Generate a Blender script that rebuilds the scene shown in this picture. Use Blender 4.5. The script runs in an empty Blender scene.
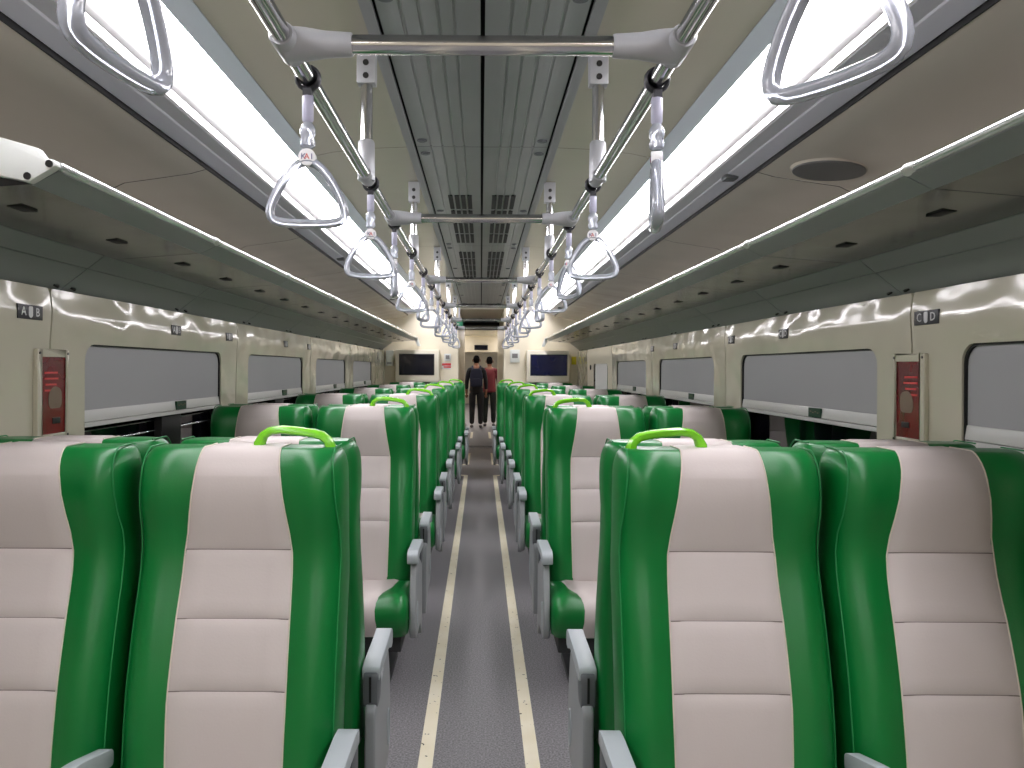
import bpy, bmesh, math, random
from mathutils import Vector, Matrix
random.seed(7)
sc = bpy.context.scene
COL = sc.collection
R = math.radians

# ------------------------------------------------------------------ camera, world, exposure
F_PX, VPX, VPY, CAM_H = 770.0, 481.0, 368.5, 1.30
cam_d = bpy.data.cameras.new('camera')
cam_d.sensor_width = 36.0
cam_d.lens = F_PX / 1024 * 36.0
cam_d.shift_x = (512 - VPX) / 1024
cam_d.shift_y = -(384 - VPY) / 1024
cam_d.clip_start = 0.02
cam = bpy.data.objects.new('camera', cam_d)
COL.objects.link(cam)
cam.location = (0, 0, CAM_H)
cam.rotation_euler = (Matrix.Rotation(R(90), 4, 'X') @ Matrix.Rotation(R(0.3), 4, 'Z')).to_euler()
sc.camera = cam

world = bpy.data.worlds.new('night')
sc.world = world
world.use_nodes = True
world.node_tree.nodes['Background'].inputs[0].default_value = (0.004, 0.005, 0.007, 1)
world.node_tree.nodes['Background'].inputs[1].default_value = 1.0

sc.view_settings.view_transform = 'Standard'
sc.view_settings.look = 'None'
sc.view_settings.gamma = 1.0
sc.view_settings.use_curve_mapping = False
sc.view_settings.exposure = 0.0
try:
    sc.cycles.use_denoising = True
    sc.cycles.max_bounces = 8
    sc.cycles.diffuse_bounces = 5
    sc.cycles.glossy_bounces = 4
    sc.cycles.caustics_reflective = False
    sc.cycles.caustics_refractive = False
except Exception:
    pass
LIGHT_E = 20.0          # radiance of the two long fluorescent diffusers

# ------------------------------------------------------------------ materials
MATS = {}
def srgb(r, g, b):
    def f(c):
        c /= 255.0
        return c / 12.92 if c <= 0.04045 else ((c + 0.055) / 1.055) ** 2.4
    return (f(r), f(g), f(b), 1)

def mat(name, col, rough=0.5, metal=0.0, noise=None, bump=None, spec=0.5, emit=None, trans=0.0, coat=0.0, col2=None, aniso=None, speck=None):
    m = bpy.data.materials.new(name); m.use_nodes = True
    nt = m.node_tree; b = nt.nodes['Principled BSDF']
    b.inputs['Base Color'].default_value = col
    b.inputs['Roughness'].default_value = rough
    b.inputs['Metallic'].default_value = metal
    b.inputs['Specular IOR Level'].default_value = spec
    b.inputs['Transmission Weight'].default_value = trans
    b.inputs['Coat Weight'].default_value = coat
    b.inputs['Coat Roughness'].default_value = 0.08
    tc = nt.nodes.new('ShaderNodeTexCoord')
    if noise:      # (scale, detail, amount): colour mottling between col and col2
        n = nt.nodes.new('ShaderNodeTexNoise'); n.inputs['Scale'].default_value = noise[0]; n.inputs['Detail'].default_value = noise[1]
        nt.links.new(tc.outputs['Object'], n.inputs['Vector'])
        r = nt.nodes.new('ShaderNodeValToRGB')
        r.color_ramp.elements[0].position = 0.5 - noise[2]; r.color_ramp.elements[1].position = 0.5 + noise[2]
        c2 = col2 or tuple(c * 0.8 for c in col[:3]) + (1,)
        r.color_ramp.elements[0].color = c2; r.color_ramp.elements[1].color = col
        nt.links.new(n.outputs['Fac'], r.inputs['Fac'])
        src = r.outputs['Color']
        if speck:  # (scale, threshold, colour)
            v = nt.nodes.new('ShaderNodeTexNoise'); v.inputs['Scale'].default_value = speck[0]; v.inputs['Detail'].default_value = 1.5
            nt.links.new(tc.outputs['Object'], v.inputs['Vector'])
            rr = nt.nodes.new('ShaderNodeValToRGB')
            rr.color_ramp.elements[0].position = speck[1]; rr.color_ramp.elements[1].position = speck[1] + 0.04
            nt.links.new(v.outputs['Fac'], rr.inputs['Fac'])
            mx = nt.nodes.new('ShaderNodeMix'); mx.data_type = 'RGBA'
            nt.links.new(rr.outputs['Color'], mx.inputs[0])
            nt.links.new(src, mx.inputs[6]); mx.inputs[7].default_value = speck[2]
            src = mx.outputs[2]
        nt.links.new(src, b.inputs['Base Color'])
    if bump:       # (scale, strength, distance[, vector scale])
        n = nt.nodes.new('ShaderNodeTexNoise'); n.inputs['Scale'].default_value = bump[0]; n.inputs['Detail'].default_value = bump[4] if len(bump) > 4 else 2
        vec = tc.outputs['Object']
        if len(bump) > 3 and bump[3]:
            mp = nt.nodes.new('ShaderNodeMapping'); mp.inputs['Scale'].default_value = bump[3]
            nt.links.new(vec, mp.inputs['Vector']); vec = mp.outputs['Vector']
        nt.links.new(vec, n.inputs['Vector'])
        bp = nt.nodes.new('ShaderNodeBump'); bp.inputs['Strength'].default_value = bump[1]; bp.inputs['Distance'].default_value = bump[2]
        nt.links.new(n.outputs['Fac'], bp.inputs['Height'])
        nt.links.new(bp.outputs['Normal'], b.inputs['Normal'])
    if emit:
        b.inputs['Emission Color'].default_value = emit[0]; b.inputs['Emission Strength'].default_value = emit[1]
    MATS[name] = m
    return m

mat('green_leather', srgb(9, 118, 52), 0.34, bump=(260, 0.12, 0.002), noise=(5, 2, 0.3), col2=srgb(7, 106, 44), spec=0.45)
mat('green_stitch', srgb(30, 128, 68), 0.5)
mat('beige_leather', srgb(201, 192, 188), 0.48, bump=(220, 0.10, 0.002), noise=(4, 2, 0.3), col2=srgb(194, 185, 181), spec=0.35)
mat('seam_shade', srgb(112, 102, 97), 0.7)
mat('piping', srgb(212, 205, 190), 0.5)
mat('lime_plastic', srgb(122, 205, 42), 0.25, spec=0.5)
mat('arm_grey', srgb(172, 180, 184), 0.38, bump=(300, 0.1, 0.001))
mat('arm_dark', srgb(96, 100, 104), 0.45)
mat('panel_grey', srgb(150, 154, 156), 0.42)
mat('base_dark', srgb(44, 46, 48), 0.6)
mat('floor_vinyl', srgb(150, 148, 150), 0.40, noise=(150, 2, 0.16), col2=srgb(98, 97, 100), speck=(190, 0.72, srgb(190, 190, 190)), bump=(200, 0.08, 0.002))
mat('strip_cream', srgb(244, 238, 216), 0.5, noise=(6, 3, 0.25), col2=srgb(232, 223, 192), speck=(60, 0.70, srgb(70, 62, 40)))
mat('metal_sill', srgb(30, 30, 32), 0.5)
mat('wall_cream', srgb(196, 192, 172), 0.13, spec=0.55, coat=0.3, bump=(3.4, 0.8, 0.035, (1, 1.0, 1.5), 1.0))
mat('end_cream', srgb(236, 228, 206), 0.3)
mat('shell_dark', srgb(24, 25, 25), 0.8)
mat('blind_grey', srgb(170, 171, 172), 0.75, bump=(300, 0.1, 0.001), noise=(2, 2, 0.35), col2=srgb(164, 165, 166))
mat('blind_white', srgb(226, 226, 224), 0.6)
mat('bar_white', srgb(205, 206, 202), 0.35)
mat('gasket', srgb(22, 22, 22), 0.6)
mat('night_glass', (0.002, 0.002, 0.004, 1), 0.03, spec=0.6)
mat('ceiling_beige', srgb(192, 188, 172), 0.22, bump=(3, 0.15, 0.02), spec=0.5)
mat('ceiling_side', srgb(224, 216, 202), 0.16, bump=(2.4, 0.3, 0.03, None, 1), spec=0.5)
mat('ceiling_alu', srgb(160, 164, 165), 0.34, metal=0.35, noise=(3, 3, 0.3), col2=srgb(146, 150, 151), bump=(4, 0.1, 0.01, (12, 0.4, 1)))
mat('trim_grey', srgb(222, 222, 232), 0.3)
mat('lip_white', srgb(245, 245, 245), 0.4)
mat('housing', srgb(196, 206, 214), 0.35)
mat('diffuser', (0.9, 0.9, 0.9, 1), 0.5, emit=((1.0, 0.955, 1.0, 1), LIGHT_E))
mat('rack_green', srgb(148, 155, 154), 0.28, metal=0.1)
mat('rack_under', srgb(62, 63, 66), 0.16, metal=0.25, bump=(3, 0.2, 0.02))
mat('nosing', srgb(240, 242, 242), 0.22, metal=1.0)
mat('cap_white', srgb(222, 226, 222), 0.4)
mat('steel', srgb(205, 205, 205), 0.13, metal=1.0)
mat('joint_grey', srgb(178, 180, 184), 0.35, metal=0.2)
mat('screw', srgb(70, 70, 70), 0.35, metal=0.9)
mat('black_plastic', srgb(16, 16, 18), 0.4)
mat('dark_slot', srgb(8, 8, 9), 0.7)
mat('rubber', srgb(40, 40, 46), 0.5)
mat('strap_grey', srgb(176, 176, 196), 0.4)
mat('ring_clear', srgb(214, 220, 232), 0.15, trans=0.55, spec=0.6)
mat('badge_white', srgb(240, 240, 242), 0.35)
mat('logo_red', srgb(205, 60, 50), 0.5)
mat('logo_blue', srgb(60, 64, 120), 0.5)
mat('tv_housing', srgb(238, 232, 214), 0.35)
mat('tv_screen', srgb(14, 16, 30), 0.08)
mat('tv_screen_lit', srgb(10, 12, 26), 0.1, noise=(5, 2, 0.2), col2=srgb(16, 22, 60), emit=(srgb(22, 30, 90), 0.12))
mat('grille', srgb(120, 120, 120), 0.5, bump=(400, 0.4, 0.002))
mat('red_panel', srgb(132, 20, 28), 0.25, noise=(9, 2, 0.3), col2=srgb(84, 14, 22), coat=0.5)
mat('panel_print', srgb(178, 120, 116), 0.5)
mat('hammer_grey', srgb(122, 104, 86), 0.4)
mat('plate_dark', srgb(30, 30, 36), 0.4)
mat('print_white', srgb(214, 214, 214), 0.5)
mat('sticker_green', srgb(18, 62, 42), 0.4)
mat('sign_red', srgb(205, 60, 60), 0.5)
mat('sign_green', srgb(36, 130, 92), 0.4)
mat('sign_yellow', srgb(226, 214, 40), 0.5)
mat('skin', srgb(150, 104, 80), 0.6)
mat('hair_black', srgb(12, 11, 12), 0.9, spec=0.1)
mat('fill_dim', (0.9, 0.9, 0.9, 1), 0.5, emit=((1.0, 0.955, 1.0, 1), LIGHT_E * 0.5))
mat('cloth_black', srgb(24, 24, 28), 0.8)
mat('cloth_navy', srgb(26, 30, 52), 0.8)
mat('cloth_maroon', srgb(120, 48, 56), 0.8)
mat('cloth_darkgreen', srgb(28, 38, 34), 0.8)
mat('cloth_white', srgb(225, 225, 225), 0.8)
mat('shoe_grey', srgb(120, 120, 124), 0.6)

# ------------------------------------------------------------------ mesh helpers
class MB:
    def __init__(s): s.v = []; s.f = []
    def add(s, v, f):
        o = len(s.v); s.v += [tuple(p) for p in v]; s.f += [tuple(i + o for i in q) for q in f]; return s
    def box(s, x0, x1, y0, y1, z0, z1):
        return s.add([(x0,y0,z0),(x1,y0,z0),(x1,y1,z0),(x0,y1,z0),(x0,y0,z1),(x1,y0,z1),(x1,y1,z1),(x0,y1,z1)],
                     [(0,3,2,1),(4,5,6,7),(0,1,5,4),(1,2,6,5),(2,3,7,6),(3,0,4,7)])
    def loft(s, loops, cap0=True, cap1=True, closed=True):
        n = len(loops[0]); v = [p for l in loops for p in l]; f = []
        for k in range(len(loops) - 1):
            for i in range(n if closed else n - 1):
                j = (i + 1) % n
                f.append((k*n+i, k*n+j, (k+1)*n+j, (k+1)*n+i))
        if cap0: f.append(tuple(range(n))[::-1])
        if cap1: f.append(tuple((len(loops)-1)*n + i for i in range(n)))
        return s.add(v, f)
    def prism(s, poly, a, b, axis='y'):
        # poly in the two other axes
        def P(p, t):
            return {'y': (p[0], t, p[1]), 'x': (t, p[0], p[1]), 'z': (p[0], p[1], t)}[axis]
        return s.loft([[P(p, a) for p in poly], [P(p, b) for p in poly]])
    def sheet(s, line, y0, y1, n=1):
        loops = [[(p[0], y0 + (y1 - y0) * k / n, p[1]) for p in line] for k in range(n + 1)]
        return s.loft(loops, False, False, closed=False)
    def tube(s, pts, r, n=10, closed=False, rs=None, flat=None):
        pts = [Vector(p) for p in pts]; loops = []; m = len(pts)
        up = None
        for i, p in enumerate(pts):
            if closed: t = pts[(i+1) % m] - pts[i-1]
            else: t = pts[min(i+1, m-1)] - pts[max(i-1, 0)]
            t.normalize()
            if up is None:
                up = Vector((0,1,0)) if abs(t.y) < 0.9 else Vector((0,0,1))
            a = (up - t * up.dot(t)).normalized(); b = t.cross(a); up = a
            rr = rs[i] if rs else r
            fa, fb = flat or (1, 1)
            loops.append([p + a * (math.cos(2*math.pi*k/n) * rr * fa) + b * (math.sin(2*math.pi*k/n) * rr * fb) for k in range(n)])
        if closed:
            loops.append(loops[0]); s.loft(loops, False, False)
        else: s.loft(loops)
        return s
    def disc(s, c, r, t, axis='y', n=20, r2=None):
        loops = []
        for q, rr in ((0, r), (t, r if r2 is None else r2)):
            l = []
            for k in range(n):
                a = 2*math.pi*k/n; u, w = math.cos(a)*rr, math.sin(a)*rr
                l.append({'y': (c[0]+u, c[1]+q, c[2]+w), 'x': (c[0]+q, c[1]+u, c[2]+w), 'z': (c[0]+u, c[1]+w, c[2]+q)}[axis])
            loops.append(l)
        return s.loft(loops)
    def mesh(s, name, m, bevel=0, smooth=40, seg=2):
        me = bpy.data.meshes.new(name)
        me.from_pydata(s.v, [], s.f)
        bm = bmesh.new(); bm.from_mesh(me)
        bmesh.ops.remove_doubles(bm, verts=bm.verts, dist=1e-5)
        bmesh.ops.recalc_face_normals(bm, faces=bm.faces)
        if bevel:
            es = [e for e in bm.edges if len(e.link_faces) == 2 and e.calc_face_angle(0) > R(30)]
            bmesh.ops.bevel(bm, geom=es, offset=bevel, segments=seg, profile=0.6, affect='EDGES', clamp_overlap=True)
        bm.to_mesh(me); bm.free()
        if smooth:
            me.polygons.foreach_set('use_smooth', [True] * len(me.polygons))
            me.set_sharp_from_angle(angle=R(smooth))
        me.materials.append(MATS[m])
        return me
    def build(s, name, m, parent=None, bevel=0, smooth=40, loc=None, seg=2):
        return obj(name, s.mesh(name, m, bevel, smooth, seg), parent, loc)

def obj(name, me, parent=None, loc=None):
    o = bpy.data.objects.new(name, me); COL.objects.link(o)
    if parent: o.parent = parent
    if loc: o.location = loc
    return o
def tag(o, label=None, cat=None, group=None, kind=None):
    if label: o['label'] = label
    if cat: o['category'] = cat
    if group: o['group'] = group
    if kind: o['kind'] = kind
    return o
def empty(name, loc=(0,0,0), rz=0):
    o = bpy.data.objects.new(name, None); COL.objects.link(o)
    o.location = loc; o.rotation_euler.z = rz; o.empty_display_size = 0.1
    return o
def box(x0, x1, y0, y1, z0, z1): return MB().box(x0, x1, y0, y1, z0, z1)
def text_mesh(txt, size, m, depth=0.0006):
    c = bpy.data.curves.new('lettering', 'FONT'); c.body = txt; c.size = size; c.extrude = depth
    c.align_x = 'CENTER'; c.align_y = 'CENTER'; c.resolution_u = 2
    t = bpy.data.objects.new('lettering', c); COL.objects.link(t)
    bpy.context.view_layer.update()
    me = bpy.data.meshes.new_from_object(t)
    bpy.data.objects.remove(t); bpy.data.curves.remove(c)
    me.materials.clear(); me.materials.append(MATS[m])
    return me
def lerp(a, b, t): return a + (b - a) * t
def interp(xs, ys, x):
    if x <= xs[0]: return ys[0]
    for i in range(len(xs) - 1):
        if x <= xs[i+1]:
            t = (x - xs[i]) / (xs[i+1] - xs[i]); return lerp(ys[i], ys[i+1], t)
    return ys[-1]
def sinterp(xs, ys, x):       # smooth (Catmull-Rom) interpolation
    if x <= xs[0]: return ys[0]
    if x >= xs[-1]: return ys[-1]
    i = max(k for k in range(len(xs)-1) if xs[k] <= x)
    def tan(k):
        a, b = max(k-1, 0), min(k+1, len(xs)-1)
        return (ys[b]-ys[a])/(xs[b]-xs[a])
    h = xs[i+1]-xs[i]; t = (x-xs[i])/h
    return ((2*t**3-3*t**2+1)*ys[i] + (t**3-2*t**2+t)*h*tan(i) + (-2*t**3+3*t**2)*ys[i+1] + (t**3-t**2)*h*tan(i+1))

YB, YE = -2.6, 10.6           # rear and far ends of the saloon
W = 1.33                      # half width at the window panels
ORD = ['nearest', 'second', 'third', 'fourth', 'fifth', 'sixth', 'seventh', 'eighth', 'ninth', 'tenth', 'eleventh', 'twelfth', 'thirteenth', 'fourteenth', 'fifteenth']

# ------------------------------------------------------------------ floor
fl = box(-1.46, 1.46, YB, 29, -0.06, 0).build('floor', 'floor_vinyl', smooth=0); tag(fl, kind='structure')
box(-0.34, 0.34, 12.70, 12.95, 0, 0.004).build('threshold', 'metal_sill', fl)
# ------------------------------------------------------------------ side walls: dark shell, moulded panels, windows
def wall_in(z):               # inner face of the moulded panels over the floor
    return W - 0.011 * math.exp(-((z - 1.445) / 0.065)**2)
SEAM0, PITCH = 2.37, 1.81
WIN_A, WIN_B, WIN_Z0, WIN_Z1 = 0.215, 1.57, 0.86, 1.375
WALL_TOP = 1.54
def rrect(a, b, c, d, r, nc=5, ny=10, nz=6):
    """rounded rectangle points (y,z) with matching outer direction codes"""
    pts = []
    def seg(p, q, n):
        for i in range(n): pts.append(('s', (lerp(p[0],q[0],i/n), lerp(p[1],q[1],i/n))))
    def arc(cx, cz, a0):
        for i in range(nc + 1):
            t = i / nc; an = a0 + t * math.pi / 2
            pts.append((('c', a0, t), (cx + math.cos(an)*r, cz + math.sin(an)*r)))
    seg((a+r, c), (b-r, c), ny); arc(b-r, c+r, -math.pi/2)
    seg((b, c+r), (b, d-r), nz); arc(b-r, d-r, 0)
    seg((b-r, d), (a+r, d), ny); arc(a+r, d-r, math.pi/2)
    seg((a, d-r), (a, c+r), nz); arc(a+r, c+r, math.pi)
    return pts
def wall_panel(side, y0, y1, hole):
    a, b, c, d = hole; r = 0.055
    pts = rrect(a, b, c, d, r)
    inner, outer = [], []
    for code, p in pts:
        inner.append(p)
        if code == 's':
            if abs(p[1]-c) < 1e-6: q = (lerp(y0, y1, (p[0]-a)/(b-a)), 0.0)
            elif abs(p[1]-d) < 1e-6: q = (lerp(y0, y1, (p[0]-a)/(b-a)), WALL_TOP)
            elif abs(p[0]-b) < 1e-6: q = (y1, lerp(0, WALL_TOP, (p[1]-c)/(d-c)))
            else: q = (y0, lerp(0, WALL_TOP, (p[1]-c)/(d-c)))
        else:
            _, a0, t = code
            cy, cz = {(-1): (y1, 0), 0: (y1, WALL_TOP), 1: (y0, WALL_TOP), 2: (y0, 0)}[round(a0 / (math.pi/2))]
            fy = lerp(y0, y1, (p[0]-a)/(b-a)); fz = lerp(0, WALL_TOP, (p[1]-c)/(d-c))
            tt = min(1, 2*t) if t <= .5 else min(1, 2*(1-t))
            horizontal_first = round(a0/(math.pi/2)) in (-1, 1)
            if (t <= .5) == horizontal_first: q = (lerp(fy, cy, tt), cz)
            else: q = (cy, lerp(fz, cz, tt))
        outer.append(q)
    loops = []
    K = 10
    for k in range(K + 1):
        t = k / K
        loops.append([(side * wall_in(lerp(i[1], o[1], t)), lerp(i[0], o[0], t), lerp(i[1], o[1], t)) for i, o in zip(inner, outer)])
    m = MB(); m.loft(loops, False, False)
    # returned lip into the reveal and along the seams
    m.loft([[(side*(wall_in(p[1])), p[0], p[1]) for p in inner], [(side*(W+0.03), p[0], p[1]) for p in inner]], False, False)
    m.loft([[(side*wall_in(p[1]), p[0], p[1]) for p in outer], [(side*(W+0.03), p[0], p[1]) for p in outer]], False, False)
    return m, inner

def side_wall(side, nm):
    sh = box(side*1.44, side*1.50, YB, YE, 0, 2.25).build('wall_'+nm, 'shell_dark', smooth=0)
    tag(sh, kind='structure')
    n = 0
    for k in range(-3, 5):
        y0 = SEAM0 + PITCH * k + 0.004; y1 = SEAM0 + PITCH * (k + 1) - 0.004
        if k == -3: y0 = YB
        if k == 4: y1 = YE - 0.005
        if y1 - y0 < 0.3: continue
        if k == 4:
            m = MB(); m.loft([[(side*wall_in(z), y, z) for z in (0,.4,.8,1.28,1.36,1.43,1.47,1.50,1.54)] for y in (y0, y1)], False, False, closed=False)
            m.build('wall_panel', 'wall_cream', sh); continue
        if k == 3 and side > 0:
            door(side, y0, y1, sh); continue
        a, b = SEAM0 + PITCH*k + WIN_A, SEAM0 + PITCH*k + WIN_B
        if k == -3: a = y0 + 0.2
        m, inner = wall_panel(side, y0, y1, (a, b, WIN_Z0, WIN_Z1))
        m.build('wall_panel', 'wall_cream', sh, smooth=50)
        n += 1
        window(side, a, b, inner)
WN = [0]
def window(side, a, b, inner):
    WN[0] += 1
    c, d = WIN_Z0, WIN_Z1
    w = empty('window_%d' % WN[0], (side*(W+0.03), (a+b)/2, c)); tag(w, kind='structure')
    o = w.location.copy()
    def put(m, name, mt, par=w, **k):
        ob = m.build(name, mt, par, **k)
        if par is w: ob.location = -o
        return ob
    # rubber gasket ring round the opening
    ring = [(side*(W-0.001), p[0], p[1]) for p in inner]
    cy, cz = (a+b)/2, (c+d)/2
    def off(p, e): return (p[0], p[1] - math.copysign(e, p[1]-cy) if abs(p[1]-cy) > (b-a)/2-0.06 else p[1], p[2] - math.copysign(e, p[2]-cz) if abs(p[2]-cz) > (d-c)/2-0.06 else p[2])
    m = MB(); g0 = [off((side*(W+0.006), p[0], p[1]), 0.0) for p in inner]; g1 = [off(p, 0.005) for p in g0]; g2 = [(side*(W+0.05), p[1], p[2]) for p in g1]
    m.loft([g0, g1, g2], False, False); put(m, 'gasket', 'gasket')
    put(box(side*(W+0.075), side*(W+0.082), a-0.02, b+0.02, c-0.02, d+0.02), 'pane', 'night_glass', smooth=0)
    zb = 1.145
    put(box(side*(W+0.014), side*(W+0.017), a+0.004, b-0.004, zb, d+0.01), 'roller_blind', 'blind_grey', smooth=0)
    bar = put(MB().prism([(side*(W+0.004), zb-0.034), (side*(W+0.022), zb-0.034), (side*(W+0.022), zb+0.006), (side*(W+0.010), zb+0.006)], a+0.006, b-0.006), 'blind_bar', 'bar_white', bevel=0.003)
    put(box(side*(W+0.003), side*(W+0.022), a+0.008, b-0.008, zb-0.052, zb-0.036), 'bar_grip', 'bar_white', bevel=0.003)
    ys = a + 0.62*(b-a) if side < 0 else a + 0.36*(b-a)
    s = box(side*(W+0.0005), side*(W+0.008), ys-0.055, ys+0.055, zb-0.033, zb+0.004).build('sticker', 'sticker_green', w, smooth=0); s.location = -o
    q = MB()
    for i in range(4):
        q.box(side*(W-0.001), side*(W+0.0005), ys-0.04+0.022*i, ys-0.04+0.022*i+0.013, zb-0.016+0.004*(i%2), zb-0.012+0.004*(i%2))
    q.build('printed_line', 'hammer_grey', s, smooth=0)
    if side < 0:
        for zz in (1.073, 1.030):
            put(MB().tube([(side*(W+0.055), a+0.01, zz), (side*(W+0.055), b-0.01, zz)], 0.0032, 8), 'guard_bar', 'nosing')
        put(box(side*(W+0.026), side*(W+0.06), a+0.69, a+0.90, c, 1.10), 'dark_block', 'gasket', bevel=0.003)  # dark upright box across the lower pane
    put(box(side*(W+0.02), side*(W+0.075), a+0.02, b-0.02, c-0.0, c+0.02), 'sill', 'gasket', bevel=0.003)
def door(side, y0, y1, sh):
    d = empty('door_1', (side*W, (y0+y1)/2, 0)); tag(d, kind='structure'); o = d.location.copy()
    a, b = y0+0.28, y1-0.55
    m, inner = wall_panel(side, y0, y1, (a, b, 0.8, 1.36))
    p = m.build('door_leaf', 'end_cream', d); p.location = -o
    q = MB(); q.loft([[(side*(wall_in(p[1])-0.004), p[0], p[1]) for p in inner], [(side*(W+0.02), p[0], p[1]) for p in inner]], False, False)
    g = q.build('gasket', 'gasket', d); g.location = -o
    g = box(side*(W+0.012), side*(W+0.018), a-0.01, b+0.01, 0.79, 1.37).build('door_blind', 'blind_white', d, smooth=0); g.location = -o
    h = MB(); h.disc((side*(W-0.002), y1-0.3, 1.32), 0.03, -side*0.01, 'x', 12); h = h.build('door_lock', 'black_plastic', d); h.location = -o
side_wall(-1, 'left'); side_wall(1, 'right')

# ------------------------------------------------------------------ ceiling
ce = box(-1.46, 1.46, YB, YE+4.4, 2.25, 2.31).build('ceiling', 'shell_dark', smooth=0); tag(ce, kind='structure')
SEG = [YB, -1.9, 0.6, 3.1, 5.6, 8.1, YE]
def strip(line, y0, y1, name, mt, parent, n=1, smooth=30):
    return MB().sheet(line, y0, y1, n).build(name, mt, parent, smooth=smooth)
vent_me = box(-0.0115, 0.0115, -0.165, 0.165, -0.004, 0.002).mesh('vent_slot', 'dark_slot', smooth=0)
fast = MB(); fast.disc((0,0,0), 0.020, -0.004, 'z', 16); fast.disc((0,0,-0.004), 0.013, -0.003, 'z', 12)
fast_me = fast.mesh('fastener', 'arm_dark')
slot_me = box(-0.011, 0.011, -0.0025, 0.0025, -0.009, -0.0065).mesh('fastener_slot', 'black_plastic', smooth=0)
for y0, y1 in zip(SEG[:-1], SEG[1:]):
    for s in (-1, 1):
        ln = [(s*0.006, 2.20)]
        x = 0.02
        ribs = [0.0, 0.06, 0.062, 0.068, 0.07, 0.10, 0.102, 0.108, 0.11, 0.145, 0.147, 0.153, 0.155, 0.19, 0.192, 0.198, 0.20, 0.252]
        hs = [0, 0, .004, .004, 0, 0, .004, .004, 0, 0, .004, .004, 0, 0, .004, .004, 0, 0]
        ln += [(s*(0.006+r*1.02), 2.192+h) for r, h in zip(ribs, hs)] + [(s*0.264, 2.20)]
        cp = strip(ln, y0+0.002, y1-0.002, 'centre_panel', 'ceiling_alu', ce, smooth=20)
        for yy in (y0+0.09, y1-0.09, (y0+y1)/2):
            f = obj('fastener', fast_me, cp, (s*0.235, yy, 2.1915))
        if y0 > 2.5 and y1 < 10:
            for yy in [3.95+0.385*i+0.18 for i in range(14)]:
                if y0 + 0.1 < yy-0.17 and yy+0.17 < y1 - 0.02:
                    for xx in (0.052, 0.085, 0.118, 0.151):
                        obj('vent_slot', vent_me, cp, (s*(xx+0.012), yy, 2.1925))
        strip([(s*0.272, 2.20), (s*0.272, 2.186), (s*0.302, 2.184), (s*0.302, 2.195)], y0, y1, 'edge_trim', 'panel_grey', ce)
        strip([(s*0.303, 2.190), (s*0.45, 2.184), (s*0.60, 2.168), (s*0.675, 2.152)], y0+0.002, y1-0.002, 'ceiling_panel', 'ceiling_beige', ce, 6)
OSEG = [YB, -1.55, -0.1, 1.35, 2.8, 4.25, 5.7, 7.15, 8.6, YE]
for y0, y1 in zip(OSEG[:-1], OSEG[1:]):
    for s in (-1, 1):
        strip([(s*1.003, 2.019), (s*1.06, 2.003), (s*1.18, 1.985), (s*1.30, 1.968), (s*1.38, 1.93), (s*1.42, 1.85), (s*1.43, 1.70), (s*1.43, 1.55)], y0+0.003, y1-0.003, 'side_panel', 'ceiling_side', ce, 4)
# ------------------------------------------------------------------ long lights
for s, nm in ((-1, 'left'), (1, 'right')):
    t = empty('ceiling_light', (s*0.82, 4, 2.1)); o = t.location.copy()
    def P(m, name, mt, **k):
        ob = m.build(name, mt, t, **k); ob.location = -o; return ob
    P(MB().sheet([(s*0.676, 2.17), (s*0.676, 2.150), (s*0.70, 2.146), (s*0.738, 2.137), (s*0.742, 2.150)], YB, YE-0.1), 'housing', 'housing')
    P(MB().sheet([(s*0.840, 2.112), (s*0.848, 2.098), (s*0.886, 2.092)], YB, YE-0.1), 'reflector', 'lip_white')
    P(MB().prism([(s*0.742, 2.136), (s*0.80, 2.115), (s*0.848, 2.092), (s*0.852, 2.104), (s*0.80, 2.13), (s*0.745, 2.15)], YB, YE-0.1), 'diffuser', 'diffuser', smooth=40)
    P(MB().prism([(s*0.874, 2.080), (s*0.872, 2.052), (s*0.878, 2.050), (s*0.884, 2.080)], YB, YE-0.1), 'inner_lip', 'lip_white', smooth=30)
    P(MB().prism([(s*0.8785, 2.058), (s*0.8785, 2.048), (s*0.93, 2.046), (s*0.935, 2.042), (s*0.992, 2.030), (s*0.998, 2.034), (s*0.998, 2.06)], YB, YE-0.1), 'trim', 'trim_grey', smooth=25)
    P(box(s*0.9985, s*1.003, YB, YE-0.1, 2.018, 2.06), 'seal', 'gasket', smooth=0)
    for yy in ([2.95, 6.2, 9.3] if s > 0 else [5.2, 8.2]):
        P(box(s*0.925, s*0.975, yy-0.03, yy+0.03, 2.026, 2.045), 'latch', 'arm_dark', bevel=0.006)
    tag(t, 'long bright fluorescent ceiling light running above the %s seats' % nm, 'light', 'long ceiling lights')
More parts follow.
